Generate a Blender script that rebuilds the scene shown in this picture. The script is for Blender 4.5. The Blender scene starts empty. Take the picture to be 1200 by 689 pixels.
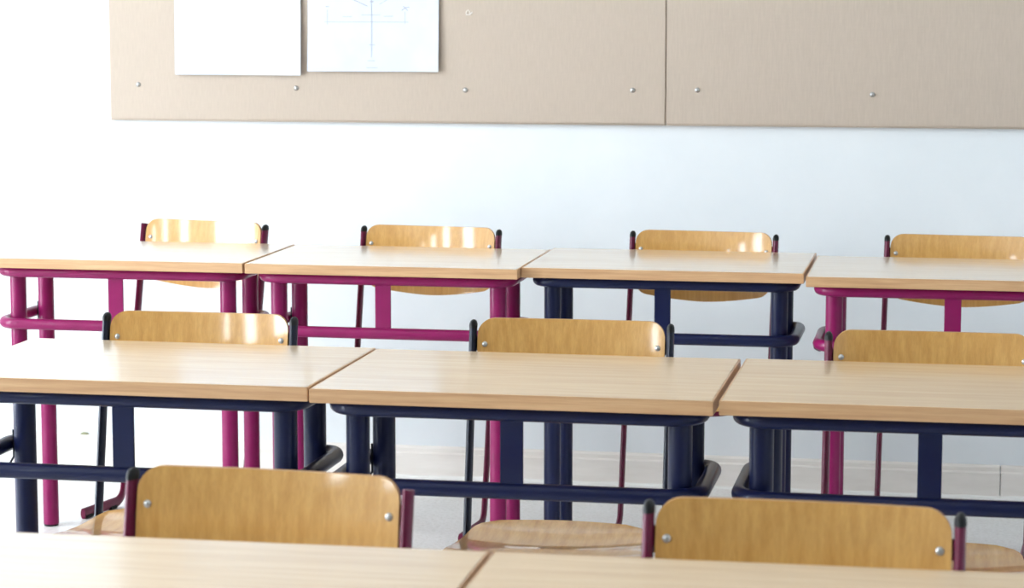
import bpy, bmesh, math, random
from mathutils import Vector, Matrix
random.seed(7)
sc = bpy.context.scene
col = sc.collection

# ------------------------------------------------------------------ camera
# world: X along the desk rows, Y towards the back wall (wall face at Y = 0), Z up, metres
cam_d = bpy.data.cameras.new('camera')
cam = bpy.data.objects.new('camera', cam_d)
col.objects.link(cam)
F_PX, PITCH, YAW, ROLL = 2849.3, 0.1234, 0.1786, 0.0004
CAM = Vector((1.2698, -7.0034, 1.4392))
fw = Vector((-math.sin(YAW) * math.cos(PITCH), math.cos(YAW) * math.cos(PITCH), -math.sin(PITCH)))
rt = Vector((math.cos(YAW), math.sin(YAW), 0))
up = rt.cross(fw)
rt, up = rt * math.cos(ROLL) + up * math.sin(ROLL), up * math.cos(ROLL) - rt * math.sin(ROLL)
cam.matrix_world = Matrix(((rt.x, up.x, -fw.x, CAM.x), (rt.y, up.y, -fw.y, CAM.y), (rt.z, up.z, -fw.z, CAM.z), (0, 0, 0, 1)))
cam_d.sensor_fit = 'HORIZONTAL'
cam_d.sensor_width = 36
cam_d.lens = 36 * F_PX / 1200
cam_d.clip_start = 0.05
cam_d.dof.use_dof = True
cam_d.dof.focus_distance = 5.2
cam_d.dof.aperture_fstop = 9.0
sc.camera = cam

# ------------------------------------------------------------------ sky (bright overcast day) and exposure
w = bpy.data.worlds.new('sky')
sc.world = w
w.use_nodes = True
bg = w.node_tree.nodes['Background']
bg.inputs['Color'].default_value = (0.86, 0.94, 1.0, 1)
bg.inputs['Strength'].default_value = 42.0
sc.view_settings.view_transform = 'Standard'
sc.view_settings.look = 'None'
sc.view_settings.gamma = 1
sc.view_settings.use_curve_mapping = False
sc.view_settings.exposure = -1.16

# room shell and window layout
XL, XR, YB, YF, ZC = -3.4, 4.2, 0.0, -9.6, 3.2
WIN = [(-2.9, -1.55, .1), (-4.75, -4.05, .1), (-6.35, -5.6, 1.55), (-7.75, -7.0, 1.55), (-9.5, -8.75, 1.9)]   # Y range and sill height of the windows in the left wall; unseen, sized for the light: first two lowered for the floor, rest raised
WZ1 = 2.95
for a, b, WZ0 in WIN:                                                # sampling portals in the openings
    pl = bpy.data.lights.new('window_portal', 'AREA')
    pl.shape = 'RECTANGLE'
    pl.size, pl.size_y = (WZ1 - WZ0), (b - a)
    pl.cycles.is_portal = True
    po = bpy.data.objects.new('window_portal', pl)
    col.objects.link(po)
    po.location = (XL - 0.13, (a + b) / 2, (WZ0 + WZ1) / 2)
    po.rotation_euler = (0, -math.pi / 2, 0)

# ------------------------------------------------------------------ helpers
def srgb(r, g, b):
    f = lambda c: (c / 255) / 12.92 if c / 255 <= 0.04045 else ((c / 255 + 0.055) / 1.055) ** 2.4
    return (f(r), f(g), f(b), 1)

def new_mat(name, rough=0.5, coat=0.0, coat_rough=0.1, metal=0.0, color=(.8, .8, .8, 1), spec=0.5):
    m = bpy.data.materials.new(name)
    m.use_nodes = True
    b = m.node_tree.nodes['Principled BSDF']
    b.inputs['Base Color'].default_value = color
    b.inputs['Roughness'].default_value = rough
    b.inputs['Metallic'].default_value = metal
    b.inputs['Specular IOR Level'].default_value = spec
    b.inputs['Coat Weight'].default_value = coat
    b.inputs['Coat Roughness'].default_value = coat_rough
    return m

def nodes(m):
    return m.node_tree.nodes, m.node_tree.links, m.node_tree.nodes['Principled BSDF']

def noise(m, scale, detail=4, rough=.55, vec_scale=(1, 1, 1), per_object=True, coord='Object'):
    n, l, b = nodes(m)
    tc = n.new('ShaderNodeTexCoord')
    mp = n.new('ShaderNodeMapping')
    mp.inputs['Scale'].default_value = vec_scale
    l.new(tc.outputs[coord], mp.inputs['Vector'])
    if per_object:
        oi = n.new('ShaderNodeObjectInfo')
        mu = n.new('ShaderNodeMath'); mu.operation = 'MULTIPLY'; mu.inputs[1].default_value = 37.0
        l.new(oi.outputs['Random'], mu.inputs[0])
        l.new(mu.outputs[0], mp.inputs['Location'])
    t = n.new('ShaderNodeTexNoise')
    t.inputs['Scale'].default_value = scale
    t.inputs['Detail'].default_value = detail
    t.inputs['Roughness'].default_value = rough
    l.new(mp.outputs[0], t.inputs['Vector'])
    return t.outputs['Fac']

def ramp(m, fac, stops):
    n, l, b = nodes(m)
    r = n.new('ShaderNodeValToRGB')
    cr = r.color_ramp
    while len(cr.elements) < len(stops):
        cr.elements.new(0.5)
    for e, (p, c) in zip(cr.elements, stops):
        e.position = p; e.color = c
    l.new(fac, r.inputs['Fac'])
    return r.outputs['Color']

def mix(m, a, b_, fac, mode='MIX'):
    n, l, b = nodes(m)
    x = n.new('ShaderNodeMix'); x.data_type = 'RGBA'; x.blend_type = mode
    for v, s in ((fac, x.inputs[0]), (a, x.inputs[6]), (b_, x.inputs[7])):
        if hasattr(v, 'links'): l.new(v, s)
        else: s.default_value = v
    return x.outputs[2]

def set_col(m, c):
    n, l, b = nodes(m); l.new(c, b.inputs['Base Color'])

def bump(m, fac, strength, dist):
    n, l, b = nodes(m)
    bp = n.new('ShaderNodeBump')
    bp.inputs['Strength'].default_value = strength
    bp.inputs['Distance'].default_value = dist
    l.new(fac, bp.inputs['Height'])
    l.new(bp.outputs[0], b.inputs['Normal'])

def wood(name, dark, mid, light, along, rough, coat, coat_rough, fine=1.0):
    """fine plywood / laminate grain; 'along' = stretched axis scale vector"""
    m = new_mat(name, rough, coat, coat_rough)
    a = noise(m, 9, 3, .5, along)
    c = ramp(m, a, [(.3, dark), (.5, mid), (.72, light)])
    f = noise(m, 42 * fine, 3, .6, along)
    c2 = ramp(m, f, [(.35, (.80, .76, .70, 1)), (.6, (1, 1, 1, 1))])
    c = mix(m, c, c2, .45, 'MULTIPLY')
    set_col(m, c)
    return m

M = {}
M['wall'] = new_mat('painted_wall', .75, color=srgb(236, 240, 244))
_f = noise(M['wall'], 2.2, 5, .6, per_object=False)
set_col(M['wall'], ramp(M['wall'], _f, [(.3, srgb(231, 236, 240)), (.7, srgb(240, 243, 246))]))
bump(M['wall'], noise(M['wall'], 160, 3, .6, per_object=False), .12, .002)
M['wall_front'] = new_mat('darkened_wall_paint', .8, color=srgb(122, 130, 118))  # unseen front wall, toned dark to cut light bounced onto the chairs
set_col(M['wall_front'], ramp(M['wall_front'], noise(M['wall_front'], 3, 4, .6), [(.3, srgb(116, 124, 112)), (.7, srgb(128, 136, 124))]))
M['ceiling'] = new_mat('ceiling_paint', .9, color=srgb(240, 240, 238))
M['base'] = new_mat('cream_baseboard', .5, color=srgb(240, 233, 226))
set_col(M['base'], ramp(M['base'], noise(M['base'], 6, 4, .6, (1, 1, 6)), [(.3, srgb(238, 231, 224)), (.7, srgb(246, 240, 234))]))
M['seal'] = new_mat('white_sealant', .4, color=srgb(246, 245, 242))
M['floor'] = new_mat('grey_linoleum', .3, color=srgb(200, 197, 192))
_a = noise(M['floor'], 95, 4, .75, per_object=False)
_c = ramp(M['floor'], _a, [(.36, srgb(222, 220, 216)), (.5, srgb(238, 236, 234)), (.66, srgb(246, 245, 244))])
_b = noise(M['floor'], 7, 4, .6, per_object=False)
set_col(M['floor'], mix(M['floor'], _c, ramp(M['floor'], _b, [(.3, (.9, .89, .88, 1)), (.7, (1, 1, 1, 1))]), .7, 'MULTIPLY'))
M['board'] = new_mat('beige_pin_board_cloth', .8, color=srgb(196, 178, 160))
_v = noise(M['board'], 300, 2, .6, (1, 1, .08)); _h = noise(M['board'], 300, 2, .6, (.08, 1, 1))
_c = mix(M['board'], ramp(M['board'], _v, [(.3, srgb(191, 175, 160)), (.7, srgb(198, 182, 167))]),
         ramp(M['board'], _h, [(.3, (.97, .97, .97, 1)), (.7, (1, 1, 1, 1))]), .8, 'MULTIPLY')
set_col(M['board'], _c)
bump(M['board'], _v, .1, .001)
M['board_edge'] = new_mat('board_edge_strip', .6, color=srgb(176, 160, 144))
M['steel'] = new_mat('brushed_steel', .28, metal=1.0, color=(.72, .72, .72, 1))
set_col(M['steel'], ramp(M['steel'], noise(M['steel'], 400), [(.3, (.42, .42, .42, 1)), (.7, (.58, .58, .58, 1))]))
M['paper'] = new_mat('drawing_paper', .7, color=srgb(224, 229, 238))
set_col(M['paper'], ramp(M['paper'], noise(M['paper'], 12), [(.3, srgb(213, 219, 231)), (.7, srgb(219, 225, 236))]))
M['pencil'] = new_mat('faint_pencil', .8, color=srgb(190, 196, 212))
M['pencil_dark'] = new_mat('dark_pencil', .8, color=srgb(160, 160, 178))
M['scrap'] = new_mat('scrap_white', .6, color=srgb(238, 230, 222))
M['crumb'] = new_mat('crumb_olive', .8, color=srgb(150, 150, 120))
# beech laminate of the desk tops: grain runs along the desk
M['laminate'] = wood('beech_laminate', srgb(208, 174, 132), srgb(217, 186, 145), srgb(224, 197, 158), (.35, 7, 7), .30, 1.0, .14, .8)
M['lipping'] = wood('beech_edge_lipping', srgb(190, 146, 106), srgb(203, 160, 118), srgb(212, 172, 130), (.5, 14, 14), .4, .2, .2, .8)
# beech plywood, grain upright on backrests, front to back on seats
M['ply_back'] = wood('lacquered_plywood_upright_grain', srgb(200, 146, 70), srgb(209, 156, 79), srgb(218, 167, 91), (11, 11, .4), .45, 1.0, .085)
M['ply_back'].node_tree.nodes['Principled BSDF'].inputs['Coat IOR'].default_value = 1.62
M['ply_seat'] = wood('lacquered_plywood_seat_grain', srgb(202, 148, 78), srgb(216, 166, 96), srgb(226, 180, 112), (6, .5, 6), .3, 1.0, .06)
M['ply_edge'] = new_mat('plywood_edge', .6, color=srgb(190, 140, 80))
set_col(M['ply_edge'], ramp(M['ply_edge'], noise(M['ply_edge'], 300, 2, .5, (.2, 6, .2)), [(.35, srgb(150, 100, 55)), (.65, srgb(205, 158, 98))]))
def enamel(name, c, rough=.3):
    m = new_mat(name, .4, .28, .08, color=c, spec=.15)
    f = noise(m, 30, 3, .5)
    d = tuple(x * .9 for x in c[:3]) + (1,)
    set_col(m, ramp(m, f, [(.3, d), (.7, c)]))
    return m
M['magenta'] = enamel('magenta_enamel', srgb(132, 18, 82))
M['navy'] = enamel('navy_enamel', srgb(15, 23, 60))
M['plum'] = enamel('plum_enamel', srgb(104, 18, 56))
M['navy_dark'] = enamel('dark_navy_enamel', srgb(16, 22, 44))
M['rubber'] = new_mat('black_plastic', .5, color=srgb(14, 14, 16), spec=.25)
M['wire'] = new_mat('dark_wire', .35, metal=.6, color=srgb(40, 42, 50))
M['frame_white'] = new_mat('window_frame_white', .4, color=srgb(240, 240, 240))
gl = bpy.data.materials.new('window_glass'); gl.use_nodes = True
_n, _l = gl.node_tree.nodes, gl.node_tree.links
_n.remove(_n['Principled BSDF'])
_t = _n.new('ShaderNodeBsdfTransparent'); _g = _n.new('ShaderNodeBsdfGlossy'); _g.inputs['Roughness'].default_value = .02
_x = _n.new('ShaderNodeMixShader'); _x.inputs[0].default_value = .06
_l.new(_t.outputs[0], _x.inputs[1]); _l.new(_g.outputs[0], _x.inputs[2]); _l.new(_x.outputs[0], _n['Material Output'].inputs[0])
M['glass'] = gl

class MB:
    """collects shapes into one mesh"""
    def __init__(s): s.v = []; s.f = []; s.mi = []; s.flat = []
    def add(s, vs, fs, mi=0, smooth=True):
        o = len(s.v); s.v += [tuple(v) for v in vs]
        for f in fs: s.f.append(tuple(i + o for i in f)); s.mi.append(mi); s.flat.append(not smooth)
    def box(s, a, b, mi=0):
        (x0, y0, z0), (x1, y1, z1) = a, b
        s.add([(x0, y0, z0), (x1, y0, z0), (x1, y1, z0), (x0, y1, z0), (x0, y0, z1), (x1, y0, z1), (x1, y1, z1), (x0, y1, z1)],
              [(0, 3, 2, 1), (4, 5, 6, 7), (0, 1, 5, 4), (1, 2, 6, 5), (2, 3, 7, 6), (3, 0, 4, 7)], mi, False)
    def bevel_box(s, a, b, r, n=2, mi=0):
        bm = bmesh.new()
        bmesh.ops.create_cube(bm, size=1)
        c = [(p + q) / 2 for p, q in zip(a, b)]; d = [q - p for p, q in zip(a, b)]
        for v in bm.verts: v.co = Vector((c[0] + v.co.x * d[0], c[1] + v.co.y * d[1], c[2] + v.co.z * d[2]))
        bmesh.ops.bevel(bm, geom=bm.edges[:], offset=r, segments=n, affect='EDGES')
        bm.verts.index_update()
        s.add([v.co[:] for v in bm.verts], [[v.index for v in f.verts] for f in bm.faces], mi, True)
        bm.free()
    def tube(s, pts, ra, rb=None, seg=14, closed=False, side=None, mi=0):
        """sweep an oval: ra along 'side' axis, rb across it"""
        rb = rb or ra
        P = [Vector(p) for p in pts]; n = len(P); rings = []
        nv = None
        for i in range(n):
            if closed: t = (P[(i + 1) % n] - P[i - 1]).normalized()
            else: t = (P[min(i + 1, n - 1)] - P[max(i - 1, 0)]).normalized()
            if side is not None: nv = Vector(side)
            elif nv is None: nv = Vector((0, 0, 1)) if abs(t.z) < .9 else Vector((1, 0, 0))
            nv = (nv - t * nv.dot(t)).normalized(); bv = t.cross(nv)
            rings.append([P[i] + nv * ra * math.cos(2 * math.pi * k / seg) + bv * rb * math.sin(2 * math.pi * k / seg) for k in range(seg)])
        vs = [v for r in rings for v in r]; fs = []
        for i in range(n if closed else n - 1):
            j = (i + 1) % n
            for k in range(seg):
                k2 = (k + 1) % seg
                fs.append((i * seg + k, i * seg + k2, j * seg + k2, j * seg + k))
        s.add(vs, fs, mi)
        if not closed:
            s.add(rings[0], [tuple(reversed(range(seg)))], mi, False)
            s.add(rings[-1], [tuple(range(seg))], mi, False)
    def dome(s, c, r, axis, h=.6, seg=12, rows=4, mi=0):
        a = Vector(axis).normalized(); u = a.orthogonal().normalized(); b = a.cross(u); c = Vector(c)
        vs = []; fs = []
        for i in range(rows):
            t = math.pi / 2 * i / rows
            for k in range(seg):
                p = 2 * math.pi * k / seg
                vs.append(c + (u * math.cos(p) + b * math.sin(p)) * r * math.cos(t) + a * r * h * math.sin(t))
        vs.append(c + a * r * h)
        for i in range(rows - 1):
            for k in range(seg): fs.append((i * seg + k, i * seg + (k + 1) % seg, (i + 1) * seg + (k + 1) % seg, (i + 1) * seg + k))
        for k in range(seg): fs.append(((rows - 1) * seg + k, (rows - 1) * seg + (k + 1) % seg, rows * seg))
        s.add(vs, fs, mi)
        s.add(vs[:seg], [tuple(reversed(range(seg)))], mi, False)
    def mesh(s, name, nmat=1, fix=True):
        me = bpy.data.meshes.new(name)
        me.from_pydata(s.v, [], s.f)
        for p, mi, fl in zip(me.polygons, s.mi, s.flat): p.material_index = mi; p.use_smooth = not fl
        if fix:
            bm = bmesh.new(); bm.from_mesh(me)
            bmesh.ops.remove_doubles(bm, verts=bm.verts, dist=1e-6)
            bmesh.ops.recalc_face_normals(bm, faces=bm.faces)
            for e in bm.edges:
                if len(e.link_faces) == 2 and e.calc_face_angle(0) > .7: e.smooth = False
            bm.to_mesh(me); bm.free()
        for _ in range(nmat): me.materials.append(None)
        return me

def fillet(pts, r, n=8):
    P = [Vector(p) for p in pts]; out = [P[0]]
    for i in range(1, len(P) - 1):
        a, b, c = P[i - 1], P[i], P[i + 1]
        d0 = (a - b).normalized(); d1 = (c - b).normalized()
        rr = r[i - 1] if isinstance(r, (list, tuple)) else r
        ang = d0.angle(d1); t = rr / math.tan(ang / 2)
        cen = b + (d0 + d1).normalized() * (rr / math.sin(ang / 2))
        p0 = b + d0 * t; p1 = b + d1 * t
        v0 = p0 - cen; v1 = p1 - cen; full = v0.angle(v1)
        for k in range(n + 1):
            q = k / n
            out.append(cen + (v0 * math.sin((1 - q) * full) + v1 * math.sin(q * full)) / math.sin(full))
    out.append(P[-1])
    return out

def obj(name, me, mats, parent=None, loc=None, rot=None):
    o = bpy.data.objects.new(name, me)
    col.objects.link(o)
    if not isinstance(mats, (list, tuple)): mats = [mats]
    for i, m in enumerate(mats):
        o.material_slots[i].link = 'OBJECT'; o.material_slots[i].material = M[m]
    o.parent = parent
    if loc: o.location = loc
    if rot: o.rotation_euler = rot
    return o

def tag(o, label, cat, group=None):
    o['label'] = label; o['category'] = cat
    if group: o['group'] = group
    return o

def thing(name, label, cat, loc, rotz=0, group=None):
    o = bpy.data.objects.new(name, None); o.empty_display_size = .1
    col.objects.link(o); o.location = loc; o.rotation_euler = (0, 0, rotz)
    return tag(o, label, cat, group)

def struct(name, me, mats, parent=None):
    o = obj(name, me, mats, parent)
    o['kind'] = 'structure'
    return o

# ------------------------------------------------------------------ room shell
T = .25
def box_mesh(name, *bs):
    m = MB()
    for a, b in bs: m.box(a, b)
    return m.mesh(name, fix=False)
struct('floor', box_mesh('floor', ((XL - T, YF - T, -.1), (XR + T, YB + T, 0))), 'floor')
struct('ceiling', box_mesh('ceiling', ((XL - T, YF - T, ZC), (XR + T, YB + T, ZC + .1))), 'ceiling')
struct('wall_back', box_mesh('wall_back', ((XL - T, YB, 0), (XR + T, YB + T, ZC))), 'wall')
struct('wall_front', box_mesh('wall_front', ((XL - T, YF - T, 0), (XR + T, YF, ZC))), 'wall_front')
struct('wall_right', box_mesh('wall_right', ((XR, YF, 0), (XR + T, YB, ZC))), 'wall')
TL = .12                                                # window wall thinned so it does not block oblique window reflections
edges = [YF] + sorted([y for ab in WIN for y in ab[:2]]) + [YB]
bs = [((XL - TL, YF, WZ1), (XL, YB, ZC))]
for i in range(0, len(edges), 2): bs.append(((XL - TL, edges[i], 0), (XL, edges[i + 1], WZ1)))
for a, b, WZ0 in WIN: bs.append(((XL - TL, a, 0), (XL, b, WZ0)))
struct('wall_left', box_mesh('wall_left', *bs), 'wall')
for k, (a, b, WZ0) in enumerate(WIN):
    x0, x1 = XL - .09, XL - .04
    m = MB(); fwid = .045
    m.box((x0, a, WZ0), (x1, b, WZ0 + fwid)); m.box((x0, a, WZ1 - fwid), (x1, b, WZ1))
    m.box((x0, a, WZ0 + fwid), (x1, a + fwid, WZ1 - fwid)); m.box((x0, b - fwid, WZ0 + fwid), (x1, b, WZ1 - fwid))
    mid = (a + b) / 2
    wo = struct('window_%d' % (k + 1), m.mesh('window', fix=False), 'frame_white')
    for p, q in ((a + fwid, b - fwid),):
        obj('pane', box_mesh('pane', ((XL - .067, p, WZ0 + fwid), (XL - .063, q, WZ1 - fwid))), 'glass', wo)
    obj('window_sill', box_mesh('window_sill', ((XL - .04, a, WZ0), (XL + .05, b, WZ0 + .03))), 'frame_white', wo)

# baseboard along the back wall: profiled lengths, butt joint near the right
JX = 1.43
def baseboard(x0, x1):
    prof = [(0, .004), (-.020, .004), (-.020, .072), (-.016, .0755), (-.0135, .0765), (-.0135, .088), (-.010, .0925), (0, .094)]
    m = MB(); n = len(prof)
    vs = [(x0, y, z) for y, z in prof] + [(x1, y, z) for y, z in prof]
    m.add(vs, [(i, (i + 1) % n, n + (i + 1) % n, n + i) for i in range(n)] + [tuple(range(n)), tuple(reversed(range(n, 2 * n)))], smooth=False)
    return m.mesh('baseboard')
bb = bpy.data.objects.new('baseboard_back', baseboard(XL, JX - .0012)); col.objects.link(bb); bb['kind'] = 'structure'
bb.material_slots[0].link = 'OBJECT'; bb.material_slots[0].material = M['base']
obj('baseboard_length', baseboard(JX + .0012, XR), 'base', bb)
m = MB()                                                # uneven bead of white sealant along the floor
N = 220; vs = []
for i in range(N + 1):
    x = XL + (XR - XL) * i / N
    h = .008 + .002 * math.sin(i * 1.3) * math.sin(i * .37); d = .029 + .0025 * math.sin(i * .9 + 1)
    vs += [(x, -.0195, 0), (x, -d, 0), (x, -d + .002, h * .6), (x, -.0195, h)]
fs = []
for i in range(N):
    for k in range(4): fs.append((i * 4 + k, i * 4 + (k + 1) % 4, i * 4 + 4 + (k + 1) % 4, i * 4 + 4 + k))
m.add(vs, fs)
obj('sealant_bead', m.mesh('sealant_bead'), 'seal', bb)

# ------------------------------------------------------------------ pin boards
def board_panel(x0, x1, z0, z1, screws, label):
    t = .018
    root = thing('pin_board', label, 'pin board', (x0, 0, z0), 0, None)
    m = MB(); m.bevel_box((0, -t, 0), (x1 - x0, -.001, z1 - z0), .0025, 2)
    obj('board_panel', m.mesh('board_panel'), 'board', root)
    m = MB(); m.bevel_box((0, -t + .001, -.004), (x1 - x0, -.001, .0), .001, 1)
    obj('edge_strip', m.mesh('edge_strip'), 'board_edge', root)
    for x, z in screws:
        m = MB(); m.dome((0, 0, 0), .0075, (0, -1, 0), .75, 14, 5)
        s = obj('screw', m.mesh('screw'), 'steel', root, (x - x0, -t, z - z0))
    return root
BZ = 1.062
board_panel(-1.217, .4575, BZ, 2.28, [(-1.128, 1.165), (-.640, 1.158), (-.130, 1.156), (.362, 1.159), (-1.128, 2.18), (-.130, 2.18), (.362, 2.18)],
            'long beige cloth pin board with drawing papers hung on it')
board_panel(.4592, 2.14, BZ, 2.28, [(.549, 1.161), (1.047, 1.152), (1.55, 1.156), (2.05, 1.156), (.549, 2.18), (2.05, 2.18)],
            'empty beige cloth pin board without papers, beside the papered one')

def paper(x0, x1, zb, zt, label, skew, curl, crease):
    m = MB(); n = 24; nz = 30; t = .0006
    W_, H_ = x1 - x0, zt - zb
    def dy(u, v):
        d = .003 + .002 * math.sin(u * 5 + v * 3) * (1 - v) + curl * (max(0, u - .6) / .4) ** 2 * (1 - v) + .006 * (1 - v) ** 3
        if crease:                                     # folded lower corner
            k = (.29 - u) + (v * H_ / .10) * .15
            if v * H_ < .11 and k > 0: d += .018 * min(k, .3) * (1 - v * H_ / .11)
        return -d
    for s in (0, 1):
        vs = []
        for j in range(nz + 1):
            for i in range(n + 1):
                u, v = i / n, j / nz
                vs.append((u * W_ + skew * v, dy(u, v) + s * t, v * H_ + skew * .25 * u))
        fs = []
        for j in range(nz):
            for i in range(n):
                a = j * (n + 1) + i
                fs.append((a, a + 1, a + n + 2, a + n + 1) if s == 0 else (a, a + n + 1, a + n + 2, a + 1))
        m.add(vs, fs)
    o = obj('drawing_paper', m.mesh('drawing_paper', fix=False), 'paper', None, (x0, -.018, zb))
    tag(o, label, 'paper', None)
    return o, dy, W_, H_
paper(-1.010, -.622, 1.196, 1.75, 'blank white paper sheet hung on the pin board', .0, .010, False)
p2, dy2, W2, H2 = paper(-.602, -.208, 1.208, 1.75, 'white paper sheet with faint pencil drawing and creased lower corner', .003, .008, True)
PXM = .394 / 153.5                                      # drawing laid out in the sheet's own millimetres
def pen(strokes, name, mat, wid):
    m = MB()
    for pts in strokes:
        P = [((x - 363.5) * PXM, (84.5 - y) * PXM) for x, y in pts]
        for (xa, za), (xb, zb) in zip(P[:-1], P[1:]):
            nseg = max(1, int(math.hypot(xb - xa, zb - za) / .01))
            for q in range(nseg):
                a = (xa + (xb - xa) * q / nseg, za + (zb - za) * q / nseg); b = (xa + (xb - xa) * (q + 1) / nseg, za + (zb - za) * (q + 1) / nseg)
                dx, dz = b[0] - a[0], b[1] - a[1]; L = math.hypot(dx, dz) or 1; nx, nz_ = -dz / L * wid / 2, dx / L * wid / 2
                pts4 = [(a[0] + nx, a[1] + nz_), (a[0] - nx, a[1] - nz_), (b[0] - nx, b[1] - nz_), (b[0] + nx, b[1] + nz_)]
                m.add([(x, dy2(x / W2, max(0, z / H2)) - .0008, z) for x, z in pts4], [(0, 1, 2, 3)], smooth=False)
    o = obj(name, m.mesh(name, fix=False), mat, p2)
    o['kind'] = 'stuff'
    return o
pen([[(438.7, -30), (438.7, 68)], [(384, 28), (482, 28)], [(405, 22), (416, 22)], [(453, 21.5), (464, 21.5)], [(436, 54), (443, 54)], [(434, 72), (443, 72)],
     [(433, 80), (446, 80)], [(387, 14), (387, 31)], [(478, 16), (478, 30)], [(462, 0), (448, 8)], [(427, 20), (449, 20)]], 'pencil_drawing', 'pencil', .0022)
pen([[(416, 2), (434, 10)], [(385, 10.5), (389, 10.5)], [(474, 15), (478, 12), (483, 11)], [(476, 10), (481, 15)], [(437, 5), (441, 5)]], 'pencil_mark', 'pencil_dark', .0018)

# scrap stuck to the board, chip on the baseboard ledge
m = MB()
ring = [(-.006, -.005), (.006, -.005), (.0045, .003), (0, .008), (-.005, .003)]
m.tube([(x, -.0010, z) for x, z in ring], .0018, .0012, 6, True)
m.tube([(.006, -.001, -.004), (.011, -.0012, .0005), (.013, -.001, .001)], .0022, .0012, 6)
tag(obj('tape_scrap', m.mesh('tape_scrap'), 'scrap', None, (-.121, -.018, 1.380)), 'tiny white loop of torn tape stuck on the beige pin board', 'scrap')
m = MB()
random.seed(3)
m.dome((0, 0, 0), .012, (0, 0, 1), .62, 12, 4)
me = m.mesh('chip')
for v in me.vertices: v.co = Vector((v.co.x * (1 + .25 * random.random()), v.co.y * .4, v.co.z * (1 + .2 * random.random())))
tag(obj('paint_chip', me, 'crumb', None, (-1.326, -.0052, .0929)), 'small olive grey crumb lying on the baseboard ledge', 'crumb')

# ------------------------------------------------------------------ desks
D = .485; HT = .76; ST = .025
LEG_I, LEG_T1, LEG_T2, LEG_R = .065, .085, .277, .021
RI = .028                                               # inset of the rail centre lines
desk_cache = {}
def desk_meshes(Wd):
    if Wd in desk_cache: return desk_cache[Wd]
    r = {}
    m = MB(); e = .003
    m.bevel_box((e, e, HT - ST), (Wd - e, D - e, HT), .0008, 1); r['tabletop'] = m.mesh('tabletop')
    m = MB()                                            # solid lipping around the four edges
    m.bevel_box((0, 0, HT - ST), (Wd, e, HT - .0003), .001, 2); m.bevel_box((0, D - e, HT - ST), (Wd, D, HT - .0003), .001, 2)
    m.bevel_box((0, e, HT - ST), (e, D - e, HT - .0003), .001, 1); m.bevel_box((Wd - e, e, HT - ST), (Wd, D - e, HT - .0003), .001, 1)
    r['edge_band'] = m.mesh('edge_band')
    zu = HT - ST - .0135
    pts = [(Wd / 2, .036, zu), (Wd - RI, .036, zu), (Wd - RI, .40, zu), (RI, .40, zu), (RI, .036, zu), (Wd / 2, .036, zu)]
    m = MB(); m.tube(fillet(pts, .055, 8)[:-1], .0135, seg=16, closed=True); r['top_frame'] = m.mesh('top_frame')
    zl = .586; tr = LEG_T2 + LEG_R + .0145
    pts = [(LEG_I - .004, tr, zl), (RI, tr, zl), (RI, .036, zl), (Wd - RI, .036, zl), (Wd - RI, tr, zl), (Wd - LEG_I + .004, tr, zl)]
    m = MB(); m.tube(fillet(pts, [.03, .055, .055, .03], 8), .0145, seg=16); r['foot_rail'] = m.mesh('foot_rail')
    m = MB(); m.tube([(0, 0, .006), (0, 0, HT - ST - .006)], LEG_R, seg=24); r['leg'] = m.mesh('leg')
    m = MB(); m.tube([(0, 0, 0), (0, 0, .008)], .0195, seg=20); r['foot_glide'] = m.mesh('foot_glide')
    m = MB(); m.bevel_box((Wd / 2 - .020, .033, zl + .010), (Wd / 2 + .020, .039, zu - .009), .001, 1); r['centre_plate'] = m.mesh('centre_plate')
    hk = [(.0, 0, .04), (.0, 0, -.012), (-.008, -.006, -.028), (-.022, -.012, -.033), (-.034, -.016, -.026), (-.037, -.018, -.01)]
    m = MB(); m.tube(fillet(hk, .006, 3), .0022, seg=8); r['bag_hook'] = m.mesh('bag_hook')
    desk_cache[Wd] = r
    return r

def desk(x, y, th, Wd, colour, label):
    r = desk_meshes(Wd)
    root = thing('school_desk', label, 'desk', (x, y, 0), th, 'school desks standing in rows')
    top = obj('tabletop', r['tabletop'], 'laminate', root)
    obj('edge_band', r['edge_band'], 'lipping', top)
    obj('top_frame', r['top_frame'], colour, root)
    fr = obj('foot_rail', r['foot_rail'], colour, root)
    obj('centre_plate', r['centre_plate'], colour, root)
    for sx in (0, 1):
        lx = Wd - LEG_I if sx else LEG_I
        for t in (LEG_T1, LEG_T2):
            lg = obj('leg', r['leg'], colour, root, (lx, t, 0))
            obj('foot_glide', r['foot_glide'], 'rubber', lg)
        if not sx: obj('bag_hook', r['bag_hook'], 'wire', root, (lx - LEG_R - .001, LEG_T2 - .004, .575))
    return root
TA, TB = -.0085, -.0095
desk(-1.1835, -1.1165, TA, .70, 'magenta', 'magenta framed desk at the end of the row next to the wall')
desk(-.4773, -1.1240, TA, .70, 'magenta', 'magenta framed desk between another magenta desk and a navy one')
desk(.2245, -1.0860, TA, .70, 'navy', 'navy framed desk in the row of magenta desks near the wall')
desk(.9330, -1.1530, -.003, .70, 'magenta', 'magenta framed desk beside the navy one, under the empty pin board')
desk(-.5176, -2.9646, TB - .003, .70, 'navy', 'navy desk in the middle row with navy chair, in front of an all-magenta desk')
desk(.1877, -2.9841, TB, .70, 'navy', 'navy desk with navy chair in the centre of the middle row')
desk(.8966, -2.9816, TB, .70, 'navy', 'navy middle-row desk with the plum-tubed chair behind it')
desk(.0265, -4.1400 - D, .003, .70, 'navy', 'beech topped desk farthest from the wall, before the plum chair missing one cap')
desk(.7305, -4.1380 - D, .003, .70, 'navy', 'beech topped desk farthest from the wall, before the fully capped plum chair')

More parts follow.
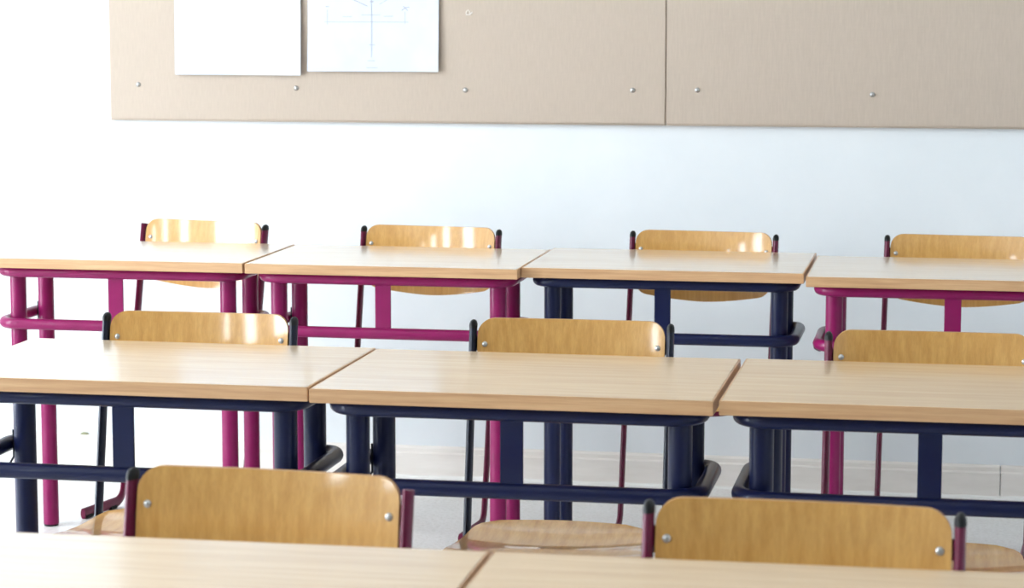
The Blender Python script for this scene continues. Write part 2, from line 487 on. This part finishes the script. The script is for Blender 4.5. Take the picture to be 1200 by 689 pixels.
# ------------------------------------------------------------------ chairs
TOPZ = .788; LEAN = .145 / .788; TX = .195
lean = lambda z: (z - TOPZ) * LEAN
def side_frame(s):
    m = MB(); zf = .016
    p = [(s * TX, lean(TOPZ), TOPZ), (s * TX, lean(zf), zf), (s * TX, -.345, zf)]
    m.tube(fillet(p, .045, 8), .0075, .0150, 16, side=(1, 0, 0)); return m.mesh('side_frame')
def cap(s):
    m = MB(); z = TOPZ
    rows = [(-.004, 1.06), (0, 1.06), (.004, 1.0), (.008, .8), (.0105, .45), (.0115, .02)]
    seg = 16; vs = []
    for dz, k in rows:
        for q in range(seg):
            a = 2 * math.pi * q / seg
            vs.append((s * TX + .0075 * k * math.cos(a), lean(z + dz) + .015 * k * math.sin(a), z + dz))
    fs = [(i * seg + q, i * seg + (q + 1) % seg, (i + 1) * seg + (q + 1) % seg, (i + 1) * seg + q) for i in range(len(rows) - 1) for q in range(seg)]
    m.add(vs, fs); return m.mesh('end_cap')
BW = .185; BT = .803; BB = .612; BR = .032; SAG = .024
def back_v(u, z): return lean(z) - .006 + SAG * (1 - (u / BW) ** 2) + .6 * (z - .765) ** 2
def backrest():
    us = []
    for k in range(9): us.append(-BW + BR * (1 - math.cos(k / 8 * math.pi / 2)))
    us += [-BW + BR + (2 * BW - 2 * BR) * k / 16 for k in range(1, 16)]
    us += [-u for u in reversed(us[:9])]
    nz = 10; n = len(us); front = []; back = []
    for u in us:
        a = max(0, abs(u) - (BW - BR)); dr = BR - math.sqrt(max(0, BR * BR - a * a))
        zt = BT - dr - .0025 * (1 - (u / BW) ** 2); zb = BB + .024 * (abs(u) / BW) ** 1.7 + dr
        for j in range(nz + 1):
            z = zb + (zt - zb) * j / nz
            front.append((u, back_v(u, z), z)); back.append((u, back_v(u, z) + .0092, z))
    m = MB(); k = nz + 1
    m.add(front, [(i * k + j, (i + 1) * k + j, (i + 1) * k + j + 1, i * k + j + 1) for i in range(n - 1) for j in range(nz)], 0)
    m.add(back, [(i * k + j, i * k + j + 1, (i + 1) * k + j + 1, (i + 1) * k + j) for i in range(n - 1) for j in range(nz)], 0)
    loop = [i * k for i in range(n)] + [(n - 1) * k + j for j in range(1, k)] + [i * k + nz for i in range(n - 2, -1, -1)] + [j for j in range(nz - 1, 0, -1)]
    L = len(loop)
    m.add([front[i] for i in loop] + [back[i] for i in loop], [(a, (a + 1) % L, L + (a + 1) % L, L + a) for a in range(L)], 1)
    return m.mesh('backrest', 2)
SV0, SV1 = -.098, -.455                                  # seat rear and front edge
def seat():
    nu, nv = 22, 22; topv = []; bot = []
    def prof(q, u):                                      # q 0 rear .. 1 front
        z = .412 + .012 * max(0, 1 - q / .22) ** 2 - .011 * math.sin(math.pi * min(1, q / .75)) + .004 * q
        z -= .016 * max(0, (q - .78) / .22) ** 2
        z += .010 * (abs(u) ** 2.2) * math.sin(math.pi * min(1, .15 + q * .7)) - .006 * abs(u) ** 2 * max(0, 1 - q / .22)
        return z
    for j in range(nv + 1):
        q = j / nv
        hw = .170 + .016 * q
        if q < .16: hw -= .045 * (1 - math.sqrt(max(0, 1 - (1 - q / .16) ** 2)))
        if q > .86: hw -= .045 * (1 - math.sqrt(max(0, 1 - ((q - .86) / .14) ** 2)))
        for i in range(nu + 1):
            u = -1 + 2 * i / nu
            v = SV0 + (SV1 - SV0) * q + .012 * (u * u) * (-1 if q < .1 else 0) * (1 - q / .1 if q < .1 else 0)
            topv.append((u * hw, v, prof(q, u))); bot.append((u * hw, v, prof(q, u) - .0095))
    m = MB(); k = nu + 1
    m.add(topv, [(j * k + i, (j + 1) * k + i, (j + 1) * k + i + 1, j * k + i + 1) for j in range(nv) for i in range(nu)], 0)
    m.add(bot, [(j * k + i, j * k + i + 1, (j + 1) * k + i + 1, (j + 1) * k + i) for j in range(nv) for i in range(nu)], 0)
    loop = [i for i in range(k)] + [j * k + nu for j in range(1, nv + 1)] + [nv * k + i for i in range(nu - 1, -1, -1)] + [j * k for j in range(nv - 1, 0, -1)]
    L = len(loop)
    m.add([topv[i] for i in loop] + [bot[i] for i in loop], [(a, (a + 1) % L, L + (a + 1) % L, L + a) for a in range(L)], 1)
    return m.mesh('seat', 2)
def seat_support():
    z = .372; v0 = lean(z)
    pts = [(-TX + .004, v0, z), (-.135, v0 - .03, z + .008), (-.135, -.40, z + .008), (.135, -.40, z + .008), (.135, v0 - .03, z + .008), (TX - .004, v0, z)]
    m = MB(); m.tube(fillet(pts, [.02, .05, .05, .02], 6), .0105, seg=12)
    return m.mesh('seat_support')
BOLT_U, BOLT_Z = .171, .752
def bolt():
    m = MB(); m.dome((0, 0, 0), .0058, (0, -1, LEAN), .6, 12, 4); return m.mesh('bolt')
def bracket(s):
    m = MB(); z = BOLT_Z; v = back_v(BOLT_U, z) + .0094
    m.bevel_box((min(s * .158, s * .19), v, z - .014), (max(s * .158, s * .19), v + .003, z + .014), .001, 1)
    return m.mesh('bracket')
def glide():
    m = MB(); m.bevel_box((-.010, -.018, 0), (.010, .018, .012), .003, 2); return m.mesh('glide')
CM = dict(fl=side_frame(-1), fr=side_frame(1), cl=cap(-1), cr=cap(1), back=backrest(), seat=seat(), sup=seat_support(), bolt=bolt(), bl=bracket(-1), br=bracket(1), glide=glide())
def chair(x, y, th, colour, label, caps=(1, 1)):
    root = thing('school_chair', label, 'chair', (x, y, 0), th, 'school chairs behind the desks')
    for s, f, c, b in ((-1, 'fl', 'cl', 'bl'), (1, 'fr', 'cr', 'br')):
        fo = obj('side_frame', CM[f], colour, root)
        if caps[0 if s < 0 else 1]: obj('end_cap', CM[c], 'rubber', fo)
        obj('bracket', CM[b], colour, fo)
        for v in (-.20, -.322): obj('glide', CM['glide'], 'rubber', fo, (s * TX, v, 0))
    bk = obj('backrest', CM['back'], ['ply_back', 'ply_edge'], root)
    for s in (-1, 1): obj('bolt', CM['bolt'], 'steel', bk, (s * BOLT_U, back_v(BOLT_U, BOLT_Z), BOLT_Z))
    obj('seat', CM['seat'], ['ply_seat', 'ply_edge'], root)
    obj('seat_support', CM['sup'], colour, root)
    return root
chair(-.789, -.464, -.229, 'plum', 'beech and plum tube chair by the wall, turned aside, lacking one tube cap', (0, 1))
chair(-.129, -.507, -.112, 'plum', 'beech chair with plum tubes at the magenta desk next to the navy desk')
chair(.622, -.514, -.085, 'plum', 'beech chair with plum tubes at the navy desk near the wall')
chair(1.303, -.505, -.085, 'plum', 'beech chair with plum tubes below the empty pin board')
chair(-.202, -2.368, -.006, 'navy_dark', 'beech chair with navy tubes, in front of the all-magenta end desk')
chair(.546, -2.339, .012, 'navy_dark', 'beech chair with navy tubes in the centre of the middle row')
chair(1.244, -2.387, 0.0, 'plum', 'beech chair with plum tubes, the only plum one in the middle row')
chair(.381, -3.913, -.068, 'plum', 'beech chair with plum tubes, one tube end uncapped, in the row farthest from the wall', (1, 0))
chair(1.097, -3.990, -.028, 'plum', 'beech chair with plum tubes, both ends black-capped, in the row farthest from the wall')
